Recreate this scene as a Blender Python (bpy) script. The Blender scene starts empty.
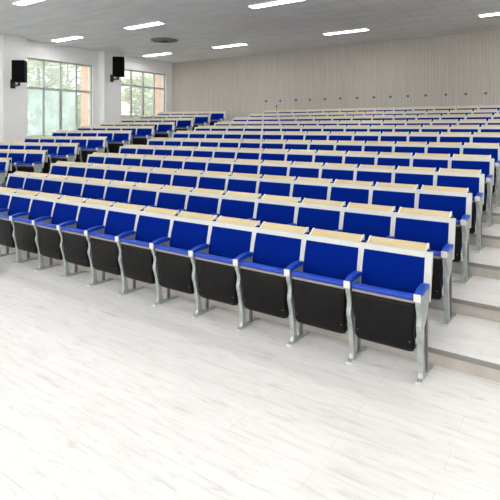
import bpy, bmesh, math, random
from mathutils import Vector, Matrix
random.seed(7)
C = bpy.context.scene.collection
S = bpy.context.scene

# ------------------------------------------------------------------ camera
YAW = 0.5984
cam_d = bpy.data.cameras.new('camera'); cam = bpy.data.objects.new('camera', cam_d); C.objects.link(cam)
cam.location = (0, 0, 1.908); cam.rotation_euler = (math.pi/2, 0, YAW)
cam_d.sensor_width = 36; cam_d.lens = 36*475.7/500; cam_d.shift_y = -(250-127.36)/500
cam_d.clip_start = .05; cam_d.clip_end = 300
S.camera = cam
# ------------------------------------------------------------------ world, exposure
LAMP = 29.0
SKY = 2.6
SOFT = 1.0
S.view_settings.view_transform = 'Standard'; S.view_settings.look = 'None'
S.view_settings.gamma = 1; S.view_settings.exposure = 0.0
w = bpy.data.worlds.new('sky'); S.world = w; w.use_nodes = True
nt = w.node_tree; nt.nodes.clear()
wo = nt.nodes.new('ShaderNodeOutputWorld'); bg = nt.nodes.new('ShaderNodeBackground')
tc = nt.nodes.new('ShaderNodeTexCoord'); sp = nt.nodes.new('ShaderNodeSeparateXYZ'); cr = nt.nodes.new('ShaderNodeValToRGB')
cr.color_ramp.elements[0].position = 0; cr.color_ramp.elements[0].color = (.93, .95, .95, 1)
cr.color_ramp.elements[1].position = .8; cr.color_ramp.elements[1].color = (.72, .85, 1, 1)
nt.links.new(tc.outputs['Generated'], sp.inputs[0]); nt.links.new(sp.outputs[2], cr.inputs[0])
nt.links.new(cr.outputs[0], bg.inputs[0]); bg.inputs[1].default_value = SKY
nt.links.new(bg.outputs[0], wo.inputs[0])

# added fill lights by the unseen right-hand and front walls, no windows there
def area(name, loc, rot, sx, sy, power, col=(1, 1, 1)):
    l = bpy.data.lights.new(name, 'AREA'); l.shape = 'RECTANGLE'; l.size = sx; l.size_y = sy
    l.energy = power; l.color = col
    o = bpy.data.objects.new(name, l); C.objects.link(o); o.location = loc; o.rotation_euler = rot
    return o
area('fill_light_right', (3.35, 4.5, 2.5), (0, math.radians(78), 0), 2.2, 11, 170*SOFT, (1, .985, .96))
area('fill_light_front', (-4.5, -3.3, 2.6), (math.radians(78), 0, 0), 12, 2.2, 290*SOFT, (1, .985, .96))

# ------------------------------------------------------------------ materials
def mat(name, col, rough=.5, metal=0, spec=.5):
    m = bpy.data.materials.new(name); m.use_nodes = True
    b = m.node_tree.nodes['Principled BSDF']
    b.inputs['Base Color'].default_value = (*col, 1); b.inputs['Roughness'].default_value = rough
    b.inputs['Metallic'].default_value = metal; b.inputs['Specular IOR Level'].default_value = spec
    return m
def noise_mat(name, c1, c2, scale, rough=.5, stretch=(1, 1, 1), bump=0, metal=0, spec=.5, lo=.3, hi=.7, detail=4):
    m = mat(name, c1, rough, metal, spec); t = m.node_tree; b = t.nodes['Principled BSDF']
    tc = t.nodes.new('ShaderNodeTexCoord'); mp = t.nodes.new('ShaderNodeMapping'); mp.inputs['Scale'].default_value = stretch
    n = t.nodes.new('ShaderNodeTexNoise'); n.inputs['Scale'].default_value = scale; n.inputs['Detail'].default_value = detail
    r = t.nodes.new('ShaderNodeValToRGB'); r.color_ramp.elements[0].position = lo; r.color_ramp.elements[1].position = hi
    r.color_ramp.elements[0].color = (*c1, 1); r.color_ramp.elements[1].color = (*c2, 1)
    L = t.links.new
    L(tc.outputs['Object'], mp.inputs[0]); L(mp.outputs[0], n.inputs['Vector']); L(n.outputs[0], r.inputs[0]); L(r.outputs[0], b.inputs['Base Color'])
    if bump:
        bp = t.nodes.new('ShaderNodeBump'); bp.inputs['Strength'].default_value = bump; bp.inputs['Distance'].default_value = .01
        L(n.outputs[0], bp.inputs['Height']); L(bp.outputs[0], b.inputs['Normal'])
    return m

M = {}
M['blue'] = noise_mat('blue_fabric', (.0, .0135, .20), (.0, .0165, .235), 200, .85, bump=.2, spec=.04)
M['blue_arm'] = mat('blue_plastic', (.006, .055, .46), .38, spec=.4)
M['black'] = noise_mat('black_shell', (.003, .003, .003), (.009, .0085, .0085), 7, .5, (1.6, 1, .6), bump=.5, spec=.18)
M['piping'] = mat('taupe_edge', (.32, .28, .26), .4)
M['silver'] = mat('light_alloy_paint', (.60, .62, .61), .42, .12)
M['casting'] = noise_mat('grey_cast_alloy', (.34, .38, .37), (.50, .54, .52), 14, .36, metal=.35)
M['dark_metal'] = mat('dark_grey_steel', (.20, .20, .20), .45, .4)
M['cap'] = mat('white_cap', (.74, .75, .74), .4)
M['wood'] = noise_mat('pale_beech', (.60, .49, .27), (.67, .56, .33), 9, .4, (1, 8, 8))
M['wallwhite'] = noise_mat('white_wall_paint', (.82, .815, .81), (.86, .855, .85), 2, .7)
M['wallpink'] = mat('plain_wall_paint', (.8, .79, .78), .7)
M['riser'] = noise_mat('riser_tile', (.52, .48, .44), (.60, .56, .52), 6, .45, (1, 1, 1))
M['nosing'] = mat('grey_nosing', (.30, .28, .26), .45, .1)
M['frame_al'] = mat('window_aluminium', (.50, .50, .48), .45, .3)
M['speaker'] = mat('speaker_black', (.003, .003, .003), .7, spec=.1)
M['grille'] = noise_mat('speaker_grille', (.002, .002, .002), (.005, .005, .005), 300, .8, spec=.08)
M['bracket'] = mat('black_bracket', (.012, .012, .012), .4)
M['vent'] = noise_mat('vent_grey_brown', (.15, .14, .12), (.24, .22, .19), 3, .6)
M['vent_dark'] = mat('vent_dark', (.05, .042, .035), .7)
M['fitting'] = mat('dark_fitting', (.11, .10, .09), .5)
M['peach'] = noise_mat('peach_render', (.86, .36, .17), (.92, .48, .28), 1.5, .8)
M['bark'] = noise_mat('bark', (.16, .12, .08), (.28, .22, .16), 5, .9)
M['ground'] = noise_mat('pale_ground', (.45, .47, .38), (.6, .6, .52), 1, .9)
M['box'] = mat('beige_board', (.62, .50, .36), .6)

def leaf_mat(name, c1, c2):
    m = noise_mat(name, c1, c2, 2.5, .6)
    b = m.node_tree.nodes['Principled BSDF']
    return m
M['leaf_pale'] = leaf_mat('leaves_pale', (.55, .60, .30), (.74, .76, .50))
M['leaf_mid'] = leaf_mat('leaves_mid', (.34, .42, .16), (.62, .66, .36))

def lamp_mat():
    m = bpy.data.materials.new('lit_diffuser'); m.use_nodes = True; t = m.node_tree; t.nodes.clear()
    o = t.nodes.new('ShaderNodeOutputMaterial'); e = t.nodes.new('ShaderNodeEmission')
    e.inputs[0].default_value = (1, .99, .97, 1); e.inputs[1].default_value = LAMP
    t.links.new(e.outputs[0], o.inputs[0]); return m
M['lamp'] = lamp_mat()

def glass_mat(name, tint, haze):
    m = bpy.data.materials.new(name); m.use_nodes = True; t = m.node_tree; t.nodes.clear(); L = t.links.new
    o = t.nodes.new('ShaderNodeOutputMaterial'); tr = t.nodes.new('ShaderNodeBsdfTransparent'); tr.inputs[0].default_value = (*tint, 1)
    gl = t.nodes.new('ShaderNodeBsdfGlossy'); gl.inputs['Roughness'].default_value = .03
    tl = t.nodes.new('ShaderNodeBsdfTranslucent'); tl.inputs[0].default_value = (.84, .89, .86, 1)
    n = t.nodes.new('ShaderNodeTexNoise'); n.inputs['Scale'].default_value = 3; n.inputs['Detail'].default_value = 2
    tc = t.nodes.new('ShaderNodeTexCoord'); L(tc.outputs['Object'], n.inputs['Vector'])
    mr = t.nodes.new('ShaderNodeMapRange'); mr.inputs[1].default_value = .35; mr.inputs[2].default_value = .65
    mr.inputs[3].default_value = haze*.85; mr.inputs[4].default_value = haze*1.15; L(n.outputs[0], mr.inputs[0])
    m1 = t.nodes.new('ShaderNodeMixShader'); L(mr.outputs[0], m1.inputs[0]); L(tr.outputs[0], m1.inputs[1]); L(tl.outputs[0], m1.inputs[2])
    m2 = t.nodes.new('ShaderNodeMixShader'); m2.inputs[0].default_value = .05; L(m1.outputs[0], m2.inputs[1]); L(gl.outputs[0], m2.inputs[2])
    L(m2.outputs[0], o.inputs[0]); return m
M['glass'] = glass_mat('clear_glass', (.97, .98, .95), .22)
M['glass_green'] = glass_mat('green_tinted_glass', (.84, .90, .86), .45)

def floor_mat():
    m = mat('pale_marble_planks', (.8, .8, .79), .32, spec=.4); t = m.node_tree; b = t.nodes['Principled BSDF']; L = t.links.new
    tc = t.nodes.new('ShaderNodeTexCoord')
    mp = t.nodes.new('ShaderNodeMapping'); mp.inputs['Scale'].default_value = (.7, 4.5, 1)
    n = t.nodes.new('ShaderNodeTexNoise'); n.inputs['Scale'].default_value = 5.0; n.inputs['Detail'].default_value = 8; n.inputs['Roughness'].default_value = .68; n.inputs['Distortion'].default_value = .6
    L(tc.outputs['Object'], mp.inputs[0]); L(mp.outputs[0], n.inputs['Vector'])
    r = t.nodes.new('ShaderNodeValToRGB'); e = r.color_ramp.elements
    e[0].position = .28; e[0].color = (.64, .63, .61, 1); e[1].position = .56; e[1].color = (.85, .842, .83, 1)
    x = e.new(.43); x.color = (.80, .79, .775, 1)
    L(n.outputs[0], r.inputs[0])
    br = t.nodes.new('ShaderNodeTexBrick'); br.inputs['Scale'].default_value = 1
    br.inputs['Brick Width'].default_value = 1.2; br.inputs['Row Height'].default_value = .2; br.inputs['Mortar Size'].default_value = .0025
    br.inputs['Color1'].default_value = (1, 1, 1, 1); br.inputs['Color2'].default_value = (.965, .965, .965, 1); br.inputs['Mortar'].default_value = (.86, .86, .86, 1)
    L(tc.outputs['Object'], br.inputs['Vector'])
    mx = t.nodes.new('ShaderNodeMix'); mx.data_type = 'RGBA'; mx.blend_type = 'MULTIPLY'; mx.inputs[0].default_value = 1
    L(r.outputs[0], mx.inputs[6]); L(br.outputs[0], mx.inputs[7]); L(mx.outputs[2], b.inputs['Base Color'])
    return m
M['floor'] = floor_mat()

def ceiling_mat():
    m = mat('grey_ceiling_panels', (.5, .5, .5), .6); t = m.node_tree; b = t.nodes['Principled BSDF']; L = t.links.new
    tc = t.nodes.new('ShaderNodeTexCoord')
    mp = t.nodes.new('ShaderNodeMapping'); mp.inputs['Rotation'].default_value = (0, 0, math.pi/2)
    L(tc.outputs['Object'], mp.inputs[0])
    br = t.nodes.new('ShaderNodeTexBrick'); br.inputs['Scale'].default_value = 1
    br.inputs['Brick Width'].default_value = 2.4; br.inputs['Row Height'].default_value = .66; br.inputs['Mortar Size'].default_value = .009
    br.inputs['Color1'].default_value = (.75, .75, .74, 1); br.inputs['Color2'].default_value = (.73, .73, .72, 1); br.inputs['Mortar'].default_value = (.58, .58, .57, 1)
    L(mp.outputs[0], br.inputs['Vector'])
    mp2 = t.nodes.new('ShaderNodeMapping'); mp2.inputs['Scale'].default_value = (.5, 2.5, 1); L(tc.outputs['Object'], mp2.inputs[0])
    n = t.nodes.new('ShaderNodeTexNoise'); n.inputs['Scale'].default_value = 1.3; n.inputs['Detail'].default_value = 6; L(mp2.outputs[0], n.inputs['Vector'])
    mr = t.nodes.new('ShaderNodeMapRange'); mr.inputs[1].default_value = .3; mr.inputs[2].default_value = .7; mr.inputs[3].default_value = .88; mr.inputs[4].default_value = 1.06
    L(n.outputs[0], mr.inputs[0])
    mx = t.nodes.new('ShaderNodeVectorMath'); mx.operation = 'SCALE'; L(br.outputs[0], mx.inputs[0]); L(mr.outputs[0], mx.inputs['Scale'])
    L(mx.outputs[0], b.inputs['Base Color']); return m
M['ceiling'] = ceiling_mat()

def slat_mat():
    m = mat('beige_slatted_board', (.5, .48, .45), .6); t = m.node_tree; b = t.nodes['Principled BSDF']; L = t.links.new
    tc = t.nodes.new('ShaderNodeTexCoord')
    mp = t.nodes.new('ShaderNodeMapping'); mp.inputs['Scale'].default_value = (11, 1, .5); L(tc.outputs['Object'], mp.inputs[0])
    n = t.nodes.new('ShaderNodeTexNoise'); n.inputs['Scale'].default_value = 2; n.inputs['Detail'].default_value = 6; n.inputs['Roughness'].default_value = .7; L(mp.outputs[0], n.inputs['Vector'])
    r = t.nodes.new('ShaderNodeValToRGB'); e = r.color_ramp.elements
    e[0].position = .3; e[0].color = (.46, .43, .39, 1); e[1].position = .7; e[1].color = (.57, .535, .495, 1)
    L(n.outputs[0], r.inputs[0])
    wv = t.nodes.new('ShaderNodeTexWave'); wv.wave_type = 'BANDS'; wv.bands_direction = 'X'; wv.inputs['Scale'].default_value = 3.2; wv.inputs['Distortion'].default_value = 0
    L(tc.outputs['Object'], wv.inputs['Vector'])
    mr = t.nodes.new('ShaderNodeMapRange'); mr.inputs[1].default_value = 0; mr.inputs[2].default_value = .25; mr.inputs[3].default_value = .88; mr.inputs[4].default_value = 1
    L(wv.outputs[0], mr.inputs[0])
    sc = t.nodes.new('ShaderNodeVectorMath'); sc.operation = 'SCALE'; L(r.outputs[0], sc.inputs[0]); L(mr.outputs[0], sc.inputs['Scale'])
    L(sc.outputs[0], b.inputs['Base Color'])
    bp = t.nodes.new('ShaderNodeBump'); bp.inputs['Strength'].default_value = .3; L(wv.outputs[0], bp.inputs['Height']); L(bp.outputs[0], b.inputs['Normal'])
    return m
M['slat'] = slat_mat()

# ------------------------------------------------------------------ helpers
def build(name, bm, m, parent=None, smooth=False):
    bmesh.ops.recalc_face_normals(bm, faces=bm.faces)
    me = bpy.data.meshes.new(name); bm.to_mesh(me); bm.free()
    for x in (m if isinstance(m, (list, tuple)) else [m]): me.materials.append(x)
    if smooth:
        for p in me.polygons: p.use_smooth = True
    o = bpy.data.objects.new(name, me); C.objects.link(o)
    if parent: o.parent = parent
    return o
def tag(o, label, cat, group=None):
    o['label'] = label; o['category'] = cat
    if group: o['group'] = group
    return o
def struct(name, bm, m, parent=None, smooth=False):
    o = build(name, bm, m, parent, smooth)
    if not parent: o['kind'] = 'structure'
    return o
def empty(name, loc=(0, 0, 0), rz=0):
    o = bpy.data.objects.new(name, None); C.objects.link(o); o.location = loc; o.rotation_euler = (0, 0, rz); o.empty_display_size = .1
    return o
def box(bm, x0, x1, y0, y1, z0, z1, bev=0, mi=0):
    g = bmesh.ops.create_cube(bm, size=1); vs = g['verts']
    for v in vs:
        v.co = Vector((x0 if v.co.x < 0 else x1, y0 if v.co.y < 0 else y1, z0 if v.co.z < 0 else z1))
    fs = set(f for v in vs for f in v.link_faces)
    for f in fs: f.material_index = mi
    if bev:
        es = list(set(e for v in vs for e in v.link_edges))
        bmesh.ops.bevel(bm, geom=es, offset=bev, segments=2, affect='EDGES', profile=.6)
def prism(bm, pts, x0, x1, bev=0, ends=None):
    """profile of (y, z) points extruded along x"""
    a = [bm.verts.new((x0, y, z)) for y, z in pts]; b = [bm.verts.new((x1, y, z)) for y, z in pts]
    n = len(pts); fa = bm.faces.new(a); fb = bm.faces.new(b[::-1]); 
    for i in range(n): bm.faces.new((a[i], b[i], b[(i+1) % n], a[(i+1) % n]))
    if bev:
        es = list(set(list(fa.edges)+list(fb.edges)))
        bmesh.ops.bevel(bm, geom=es, offset=bev, segments=2, affect='EDGES', profile=.6)
def poly_z(bm, pts, z0, z1, side=0):
    a = [bm.verts.new((x, y, z0)) for x, y in pts]; b = [bm.verts.new((x, y, z1)) for x, y in pts]
    n = len(pts); bm.faces.new(a[::-1]); bm.faces.new(b)
    for i in range(n):
        f = bm.faces.new((a[i], a[(i+1) % n], b[(i+1) % n], b[i])); f.material_index = side
def loft(bm, levels, nx=10):
    """levels: (z, half width, y front, y back, corner radius): rounded rectangles stacked upwards"""
    rings = []
    for z, hw, yf, yb, r in levels:
        r = min(r, hw*.95, (yb-yf)*.49); ring = []
        for cx, cy, a0 in ((hw-r, yb-r, 0), (-hw+r, yb-r, 90), (-hw+r, yf+r, 180), (hw-r, yf+r, 270)):
            for k in range(4):
                a = math.radians(a0+30*k); ring.append(bm.verts.new((cx+r*math.cos(a), cy+r*math.sin(a), z)))
        rings.append(ring)
    n = len(rings[0])
    for p, q in zip(rings, rings[1:]):
        for i in range(n): bm.faces.new((p[i], p[(i+1) % n], q[(i+1) % n], q[i]))
    bm.faces.new(rings[0][::-1]); bm.faces.new(rings[-1])
def lathe(bm, prof, seg=28):
    rings = [[bm.verts.new((r*math.cos(2*math.pi*k/seg), r*math.sin(2*math.pi*k/seg), z)) for k in range(seg)] for r, z in prof]
    for p, q in zip(rings, rings[1:]):
        for i in range(seg): bm.faces.new((p[i], p[(i+1) % seg], q[(i+1) % seg], q[i]))
    bm.faces.new(rings[0][::-1]); bm.faces.new(rings[-1])
def copy_tree(o, parent=None):
    c = o.copy(); C.objects.link(c); c.parent = parent
    for ch in list(o.children): copy_tree(ch, c)
    return c

# ------------------------------------------------------------------ the room
WL, WR, WF, WB, CZ = -14.09, 3.5, -3.5, 14.8, 4.63
PITCH, ROWP = .55, .8738
ZN = [0, .13, .268, .407, .552, .70, .862, .998, 1.122, 1.26, 1.39, 1.53]
BEND, ANG = -10.0, .24
tb = math.tan(ANG)
bm = bmesh.new()
poly_z(bm, [(WL-.3, WF-.2), (WR+.2, WF-.2), (WR+.2, WB+.2), (WL-.3, WB+.2)], -.2, 0)
def edge_pts(n):
    b = 3.995+ROWP*(n-1)
    return [(WL, b+(WL-BEND)*tb), (BEND, b), (WR, b)]
for n in range(1, 12):
    e = edge_pts(n)
    a = [(WL, e[0][1]), (BEND, e[1][1]), (WR, e[2][1]), (WR, WB), (WL, WB)]
    poly_z(bm, a, ZN[n-1], ZN[n], side=1)
struct('floor', bm, [M['floor'], M['riser']])
for n in range(1, 12):                                            # nosing strip along each step edge
    e = edge_pts(n); bm = bmesh.new(); z = ZN[n]; h = .022
    for (p, q) in ((e[0], e[1]), (e[1], e[2])):
        d = (Vector((*q, 0))-Vector((*p, 0))).normalized(); nrm = Vector((d.y, -d.x, 0))
        pts = [Vector((*p, 0)), Vector((*q, 0)), Vector((*q, 0))+nrm*.012, Vector((*p, 0))+nrm*.012]
        poly_z(bm, [(v.x, v.y) for v in pts], z-.036, z+.002)
    struct('trim_%d' % n, bm, M['nosing'])

bm = bmesh.new(); box(bm, WL-.3, WR+.2, WF-.2, WB+.2, CZ, CZ+.15); struct('ceiling', bm, M['ceiling'])
bm = bmesh.new(); box(bm, WL-.3, WR+.2, WB, WB+.2, 0, CZ); struct('wall_back', bm, M['slat'])
bm = bmesh.new(); box(bm, WL-.3, WR+.2, WF-.2, WF, 0, CZ); struct('wall_front', bm, M['wallpink'])
bm = bmesh.new(); box(bm, WR, WR+.2, WF, WB, 0, CZ); struct('wall_right', bm, M['wallpink'])
# left wall with window openings: (b0, b1, z0, z1, transom)
WIN = [(8.345, 10.80, 1.60, 4.10, 3.16), (12.04, 14.46, 2.33, 4.13, 3.52), (4.65, 7.0, 1.3, 4.10, 3.16), (.95, 3.3, 1.0, 4.10, 3.16)]
bm = bmesh.new(); y = WF
for b0, b1, z0, z1, zt in sorted(WIN):
    box(bm, WL-.25, WL, y, b0, 0, CZ); box(bm, WL-.25, WL, b0, b1, 0, z0); box(bm, WL-.25, WL, b0, b1, z1, CZ); y = b1
box(bm, WL-.25, WL, y, WB, 0, CZ)
PIL = [(7.40, 8.12), (11.02, 11.78), (3.7, 4.42)]
for p0, p1 in PIL: box(bm, WL, WL+.34, p0, p1, 0, CZ)
struct('wall_left', bm, M['wallwhite'])
for i, (b0, b1, z0, z1, zt) in enumerate(WIN, 1):
    root = empty('window_%d' % i, (WL-.12, b0, z0)); root['kind'] = 'structure'
    W, H, T = b1-b0, z1-z0, zt-z0
    f = bmesh.new(); t = .045
    box(f, -.04, .04, 0, W, 0, t); box(f, -.04, .04, 0, W, H-t, H); box(f, -.04, .04, 0, t, t, H-t); box(f, -.04, .04, W-t, W, t, H-t)
    box(f, -.04, .04, t, W-t, T-.03, T+.03)
    for k in (1, 2, 3):
        c = W*k/4; hw = .045 if k == 2 else .025
        box(f, -.035, .035, c-.022, c+.022, T+.03, H-t); box(f, -.035, .035, c-hw, c+hw, t, T-.03)
    build('window_frame', f, M['frame_al'], root)
    for k in range(4):
        c0, c1 = W*k/4+.02, W*(k+1)/4-.02
        g = bmesh.new(); box(g, -.004, .004, c0, c1, T+.02, H-.03); build('upper_pane', g, M['glass'], root)
        g = bmesh.new(); box(g, -.004, .004, c0, c1, .03, T-.02)
        build('lower_pane', g, M['glass_green'] if (i != 2 and k < 3) else M['glass'], root)
    s = bmesh.new(); box(s, .0, .16, -.03, W+.03, -.04, -.001, .006); build('window_sill', s, M['wallwhite'], root)
bm = bmesh.new(); box(bm, -60, WL-.35, -30, 60, -.5, -.3); struct('ground', bm, M['ground'])

# ------------------------------------------------------------------ lecture seats
def stile_y(z): return .27+.24*(z-.92)                               # front face of the reclined back frame
def frame_bm(left_end, right_end):
    bm = bmesh.new(); xl = -.306 if left_end else -.2745; xr = .306 if right_end else .2745
    def slab(x0, x1, z0, z1, t=.035, bev=.003):
        prism(bm, [(stile_y(z0), z0), (stile_y(z1), z1), (stile_y(z1)+t, z1), (stile_y(z0)+t, z0)], x0, x1, bev)
    slab(xl, -.2505, .555, .919); slab(.2505, xr, .555, .919); slab(-.2504, .2504, .877, .919); slab(-.2504, .2504, .50, .53, .02)
    return bm
def panel_bm():
    bm = bmesh.new(); t = .03
    g = [(.532, .004), (.56, -.004), (.66, -.008), (.78, -.007), (.85, -.003), (.8765, .004)]
    pts = [(stile_y(z)+o, z) for z, o in g]+[(stile_y(z)+t, z) for z in (.8765, .532)]
    prism(bm, pts, -.2495, .2495, .004); return bm
def shell_bm():
    bm = bmesh.new()
    loft(bm, [(.206, .19, .035, .06, .02), (.216, .224, .022, .068, .022), (.245, .236, .008, .074, .022), (.31, .232, -.004, .075, .02), (.37, .229, -.012, .074, .02), (.43, .236, -.018, .07, .02),
              (.50, .242, -.024, .062, .018), (.56, .243, -.025, .055, .016), (.600, .243, -.024, .05, .012)])
    return bm
def cushion_bm():
    bm = bmesh.new()
    loft(bm, [(.27, .20, .076, .10, .01), (.29, .225, .076, .125, .02), (.36, .232, .077, .135, .02), (.45, .236, .076, .135, .02), (.55, .238, .07, .125, .02), (.6005, .240, .055, .115, .02)])
    b2 = bmesh.new()
    b2.free(); return bm
def lip_bm():
    bm = bmesh.new()
    loft(bm, [(.621, .243, -.026, .02, .008), (.628, .245, -.036, .03, .012), (.640, .246, -.041, .036, .016), (.652, .244, -.036, .03, .016), (.660, .236, -.022, .015, .01)]); return bm
def strip_bm():
    bm = bmesh.new(); loft(bm, [(.6008, .244, -.029, .08, .01), (.6205, .244, -.030, .09, .01)]); return bm
SIDE = [(-.048, .655), (-.046, .62), (-.030, .575), (-.006, .53), (.002, .49), (-.004, .46), (-.018, .43), (-.018, .40), (-.002, .36), (.020, .28), (.038, .16), (.044, .06), (.030, .026), (-.012, .014), (-.012, 0),
        (.30, 0), (.30, .010), (.14, .022), (.105, .035), (.092, .07), (.080, .16), (.066, .28), (.054, .35), (.070, .40), (.125, .44), (.19, .475), (.196, .555), (.172, .56), (.196, .655)]
def side_bm(x):
    bm = bmesh.new()
    for half in (0,):
        # split the outline into convex-ish bands so it triangulates cleanly
        prism(bm, SIDE, x-.019, x+.019, .004)
    bmesh.ops.triangulate(bm, faces=[f for f in bm.faces if len(f.verts) > 4])
    return bm
def arm_bm(x):
    bm = bmesh.new()
    prism(bm, [(-.046, .657), (.0, .660), (.1, .665), (.20, .664), (.205, .69), (.19, .699), (.12, .703), (.04, .697), (-.02, .686), (-.046, .676)], x-.0265, x+.0265, .006)
    return bm
def cap_bm(x):
    bm = bmesh.new(); box(bm, x-.027, x+.027, -.060, -.0465, .622, .680, .006); return bm
def stem_bm(x):
    bm = bmesh.new(); prism(bm, [(.188, .027), (.222, .022), (.222, .458), (.188, .440)], x-.010, x+.010, .002); return bm
def toe_bm(x):
    bm = bmesh.new(); box(bm, x-.026, x+.026, -.022, .05, .0, .016, .005); return bm
def heel_bm(x):
    bm = bmesh.new(); box(bm, x-.026, x+.026, .27, .335, .0, .012, .003); return bm
DESK = [(.309, .890), (.390, .941), (.402, .941), (.402, .66), (.386, .66), (.386, .923), (.309, .875)]
def desk_bm():
    bm = bmesh.new(); prism(bm, [(y, z+.018) for y, z in DESK], -.236, .236, .002)
    return bm
def deskcap_bm(s):
    bm = bmesh.new(); x = s*.2430
    prism(bm, [(.307, .885), (.307, .912), (.391, .965), (.407, .963), (.407, .67), (.380, .67), (.380, .926)], x-.0065, x+.0065, .002)
    return bm
def crease_glint_bm(s):
    bm = bmesh.new(); prism(bm, [(-.003, .30), (.012, .25), (.02, .25), (.006, .30)], s*.205-.008, s*.205+.008, .002); return bm  # grey sliver modelled for the glint on the shell's shiny crease
def hinge_block_bm():
    bm = bmesh.new(); box(bm, .2520, .2740, .309, .372, .845, .925, .003); box(bm, .2500, .2522, .325, .36, .87, .90); return bm
def beam_bm():
    bm = bmesh.new(); box(bm, -.249, .249, .135, .149, .16, .20, .003); return bm

shared = {}
def part(name, key, maker, m, parent, smooth=False):
    if key not in shared:
        o = build(name, maker(), m, parent, smooth); shared[key] = o.data; return o
    o = bpy.data.objects.new(name, shared[key]); C.objects.link(o); o.parent = parent; return o
def seat(left_end=False, right_end=False):
    r = empty('lecture_seat')
    part('backrest_frame', 'fr%d%d' % (left_end, right_end), lambda: frame_bm(left_end, right_end), M['silver'], r)
    part('backrest', 'panel', panel_bm, M['blue'], r)
    d = part('desk', 'desk', desk_bm, M['wood'], r)
    for s in (-1, 1): part('end_cap', 'dc%d' % s, lambda: deskcap_bm(s), M['cap'], d)
    part('desk_hinge', 'dh', hinge_block_bm, M['black'], d)
    c = part('seat', 'cushion', cushion_bm, M['blue_arm'] if False else M['blue'], r, True)
    part('front_roll', 'lip', lip_bm, M['blue_arm'], c, True)
    sh = part('seat_shell', 'shell', shell_bm, M['black'], r, True)
    part('edge_strip', 'strip', strip_bm, M['piping'], sh)
    for s in (-1, 1): part('crease_glint', 'h%d' % s, lambda: crease_glint_bm(s), M['dark_metal'], sh)
    part('crossbar', 'beam', beam_bm, M['casting'], r)
    for x, ok in ((.275, True), (-.275, left_end)):
        if not ok: continue
        k = '%d' % (x > 0)
        sd = part('side_support', 'side'+k, lambda: side_bm(x), M['casting'], r)
        part('toe_plate', 'toe'+k, lambda: toe_bm(x), M['cap'], sd); part('heel_plate', 'heel'+k, lambda: heel_bm(x), M['casting'], sd)
        part('rear_stem', 'stem'+k, lambda: stem_bm(x), M['dark_metal'], sd)
        a = part('armrest', 'arm'+k, lambda: arm_bm(x), M['blue_arm'], r)
        part('arm_cap', 'cap'+k, lambda: cap_bm(x), M['cap'], a)
    return r
protos = {(l, q): None for l in (0, 1) for q in (0, 1)}
def get_seat(l, q):
    if protos[(l, q)] is None:
        protos[(l, q)] = seat(bool(l), bool(q)); return protos[(l, q)]
    return copy_tree(protos[(l, q)])
ORD = ['first', 'second', 'third', 'fourth', 'fifth', 'sixth', 'seventh', 'eighth', 'ninth', 'tenth', 'eleventh', 'twelfth', 'thirteenth', 'fourteenth']
ROWN = ['front row', 'second row', 'third row', 'fourth row', 'fifth row', 'sixth row', 'seventh row', 'eighth row', 'ninth row', 'tenth row', 'eleventh row', 'rearmost row']
for n in range(12):
    for k in range(14):
        s = get_seat(k == 13, k == 0)
        s.location = (-.953-.275-PITCH*k, 3.63+ROWP*n, ZN[n])
        if n == 0: where = ('at the right end' if k == 0 else ORD[k]+' from the right end')
        else:
            q = 13-k; where = ('at the left end' if q == 0 else ('at the right end' if k == 0 and n < 5 else ORD[q]+' from the left end'))
        tag(s, 'blue lecture seat, %s of the %s, wide block' % (where, ROWN[n]), 'chair', 'lecture seats of the wide block, '+ROWN[n])
ca, sa = math.cos(ANG), math.sin(ANG)
BACK = ['rearmost row'] + [o+' row from the back' for o in ORD[1:]]
for n in range(2, 12):
    for k in range(5):
        s = get_seat(k == 4, k == 0)
        lx, ly = .306+PITCH*k, .306
        x = -10.283-(lx*ca-ly*sa); y = 3.936+ROWP*n-(lx*sa+ly*ca)
        s.location = (x, y, ZN[n]); s.rotation_euler = (0, 0, ANG)
        where = 'at the aisle end' if k == 0 else ('at the window end' if k == 4 else ORD[k]+' from the aisle')
        tag(s, 'blue lecture seat %s, %s, left window block' % (where, BACK[11-n]), 'chair', 'lecture seats of the left block, '+BACK[11-n])

# ------------------------------------------------------------------ ceiling lights
def light():
    r = empty('ceiling_light')
    f = bmesh.new(); hx, hy = .66, .13
    box(f, -hx, hx, -hy, -hy+.018, -.03, 0); box(f, -hx, hx, hy-.018, hy, -.03, 0); box(f, -hx, -hx+.018, -hy+.018, hy-.018, -.03, 0); box(f, hx-.018, hx, -hy+.018, hy-.018, -.03, 0)
    box(f, -hx+.018, hx-.018, -hy+.018, hy-.018, -.012, 0)
    build('housing', f, M['cap'], r)
    d = bmesh.new(); box(d, -hx+.02, hx-.02, -hy+.02, hy-.02, -.027, -.014); build('diffuser', d, M['lamp'], r)
    return r
lp = None
XA = {-12.8: 'nearest the windows', -9.45: 'second from the windows', -5.35: 'third from the windows', -1.25: 'fourth from the windows'}
YA = {12.65: 'in the rearmost row', 8.85: 'in the second row from the back wall', 5.75: 'over the front seats', 2.4: 'over the open front floor', -1.0: 'close to the front wall'}
for y, ly in YA.items():
    for x, lx in XA.items():
        if lp is None: lp = light(); o = lp
        else: o = copy_tree(lp)
        o.location = (x, y, CZ)
        tag(o, 'glowing ceiling light %s, %s' % (ly, lx), 'ceiling light', 'rectangular ceiling lights')

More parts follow.
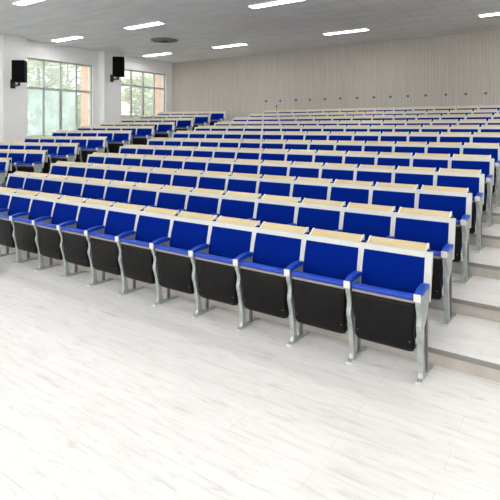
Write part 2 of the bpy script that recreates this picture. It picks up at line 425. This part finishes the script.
# ------------------------------------------------------------------ round vent
v = empty('ceiling_vent', (-10.56, 10.75, CZ)); tag(v, 'round brownish-grey vent set in the ceiling between the lights', 'vent')
bm = bmesh.new(); lathe(bm, [(.43, 0), (.43, -.012), (.36, -.03), (.30, -.03), (.30, 0)]); build('outer_ring', bm, M['vent'], v, True)
bm = bmesh.new(); lathe(bm, [(.27, 0), (.27, -.02), (.20, -.045), (.16, -.045), (.16, 0)]); build('inner_ring', bm, M['vent'], v, True)
bm = bmesh.new(); lathe(bm, [(.13, 0), (.13, -.04), (.05, -.055), (.01, -.055)]); build('hub', bm, M['vent_dark'], v, True)
bm = bmesh.new(); lathe(bm, [(.31, -.001), (.31, -.006), (.29, -.006)]); build('recess', bm, M['vent_dark'], v)

# ------------------------------------------------------------------ loudspeakers on the wall piers
def speaker(loc, rz, mount, label, f):
    r = empty('wall_speaker', loc, rz); tag(r, label, 'loudspeaker', 'black loudspeakers on the left wall')
    b = bmesh.new()
    pts = [(-.17*f, -.15*f), (.17*f, -.15*f), (.12*f, .15*f), (-.12*f, .15*f)]
    poly_z(b, pts, 0, .57*f); es = list(b.edges); bmesh.ops.bevel(b, geom=es, offset=.012, segments=2, affect='EDGES')
    build('cabinet', b, M['speaker'], r)
    g = bmesh.new(); box(g, -.15*f, .15*f, -.15*f-.0125, -.15*f-.0005, .02, .55*f, .004); build('grille', g, M['grille'], r)
    return r
for (cx, cy, cz, f, lab) in ((-13.33, 7.68, 3.22, 1.10, 'black loudspeaker on a wall bracket left of the large window, nearest the front'),
                          (-13.33, 11.33, 3.70, 1.22, 'black loudspeaker on a wall bracket between the two windows, farther back')):
    r = speaker((cx, cy, cz), math.radians(38), None, lab, f)
    # bracket parts in the speaker's own frame: swing them back so the arm runs to the wall
    rot = Matrix.Rotation(-math.radians(38), 4, 'Z')
    def loc(bm): bmesh.ops.transform(bm, matrix=rot, verts=bm.verts)
    k = bmesh.new(); box(k, -.418, -.385, -.07, .07, -.16, .10, .004); loc(k); build('wall_plate', k, M['bracket'], r)
    k = bmesh.new(); box(k, -.386, -.06, -.03, .03, -.10, -.055, .004); box(k, -.10, -.055, -.03, .03, -.055, -.001, .004); box(k, -.386, -.22, -.025, .025, .03, .065, .003)
    loc(k); build('bracket_arm', k, M['bracket'], r)

# ------------------------------------------------------------------ fittings on the back wall
FX = [-9.356, -8.755, -8.12, -7.57, -7.004, -6.44, -5.849, -5.292, -4.76, -4.219, -3.691, -3.12, -2.58, -2.06]
proto = None
for i, x in enumerate(FX):
    if proto is None:
        proto = empty('wall_fitting')
        k = bmesh.new(); lathe(k, [(.036, 0), (.036, .012), (.03, .018), (.02, .018)], 16); bmesh.ops.rotate(k, verts=k.verts, matrix=Matrix.Rotation(math.pi/2, 3, 'X')); build('plate', k, M['fitting'], proto)
        k = bmesh.new(); lathe(k, [(.018, .018), (.018, .05), (.026, .055), (.026, .07), (.01, .074)], 12); bmesh.ops.rotate(k, verts=k.verts, matrix=Matrix.Rotation(math.pi/2, 3, 'X')); build('knob', k, M['fitting'], proto)
        o = proto
    else: o = copy_tree(proto)
    o.location = (x, WB, 2.868)
    lab = 'small dark round fitting on the slatted back wall, '+('leftmost of the line' if i == 0 else ('rightmost of the line' if i == len(FX)-1 else ORD[i]+' from the left'))
    tag(o, lab, 'wall fitting', 'dark fittings in a line along the back wall')
s = empty('desk_microphone', (-8.18, 13.575, 2.459)); tag(s, 'small dark upright microphone on the rearmost desk near its left end', 'microphone')
k = bmesh.new(); lathe(k, [(.02, 0), (.02, .012), (.008, .02), (.007, .10), (.007, .11)], 12); build('stand', k, M['fitting'], s)
k = bmesh.new(); lathe(k, [(.012, .11), (.022, .13), (.024, .17), (.012, .19)], 12); build('head', k, M['fitting'], s, True)

# ------------------------------------------------------------------ beige box at the far left of the floor
o = empty('floor_box', (-6.42, 3.2, 0)); tag(o, 'low beige box on the floor before the front row, at the left edge', 'box')
k = bmesh.new(); box(k, -.17, .17, -.12, .12, 0, .23, .004); build('body', k, M['box'], o)
k = bmesh.new(); box(k, -.18, .18, -.13, .13, .2305, .25, .004); build('lid', k, M['box'], o)

# ------------------------------------------------------------------ outside
for i, (b0, b1, lab) in enumerate(((10.98, 12.0, 'peach rendered pillar outside the large window at its right side'), (14.60, 15.9, 'peach rendered pillar outside the far window at its right side'))):
    k = bmesh.new(); box(k, WL-.95, WL-.35, b0, b1, -.3, 7); tag(build('exterior_pillar', k, M['peach']), lab, 'pillar')
def tree(x, y, h, r, lm, label, seed, nleaf):
    rd = random.Random(seed); t = empty('tree', (x, y, -.3)); tag(t, label, 'tree', 'trees outside the windows')
    k = bmesh.new()
    lathe(k, [(.22, 0), (.16, 1.0), (.13, 2.2), (.08, h*.75), (.02, h*.95)], 10)
    for q in range(6):
        a = rd.uniform(0, 6.28); z = rd.uniform(1.6, h*.7); L = r*rd.uniform(.5, .8)
        g = bmesh.ops.create_cone(k, cap_ends=True, segments=6, radius1=.06, radius2=.015, depth=L)
        m = Matrix.Translation((math.cos(a)*L*.38, math.sin(a)*L*.38, z+L*.25)) @ Matrix.Rotation(a, 4, 'Z') @ Matrix.Rotation(math.radians(55), 4, 'Y')
        bmesh.ops.transform(k, matrix=m, verts=g['verts'])
    build('trunk', k, M['bark'], t)
    k = bmesh.new()
    cl = [(Vector((rd.uniform(-.62, .62)*r, rd.uniform(-.62, .62)*r, h*.55+rd.uniform(-.38, .42)*h)), rd.uniform(.3, .5)) for _ in range(38)]
    for _ in range(nleaf):
        c, cr_ = rd.choice(cl); p = c+Vector((rd.gauss(0, 1), rd.gauss(0, 1), rd.gauss(0, .8)))*cr_*.55
        s_ = rd.uniform(.09, .19); m = Matrix.Rotation(rd.uniform(0, 6.28), 3, 'Z') @ Matrix.Rotation(rd.uniform(-1.2, 1.2), 3, 'X')
        q = [p+m @ Vector(v) for v in ((-s_, 0, 0), (0, -s_*.5, .01), (s_, 0, 0), (0, s_*.5, .01))]
        k.faces.new([k.verts.new(v) for v in q])
    build('foliage', k, lm, t)
tree(-21.5, 13.3, 6.2, 1.9, M['leaf_pale'], 'pale green tree seen through the left part of the large window', 1, 4200)
tree(-24.8, 17.2, 6.9, 1.9, M['leaf_pale'], 'pale green tree seen through the middle of the large window', 2, 4200)
tree(-18.4, 13.5, 3.2, .7, M['leaf_mid'], 'darker green bush beside the peach pillar outside the large window', 3, 2500)
tree(-23.0, 21.6, 5.6, 1.6, M['leaf_pale'], 'pale green tree seen through the middle of the far window', 4, 3800)
tree(-19.6, 18.4, 4.2, .9, M['leaf_mid'], 'darker young tree seen low in the far window', 5, 1600)
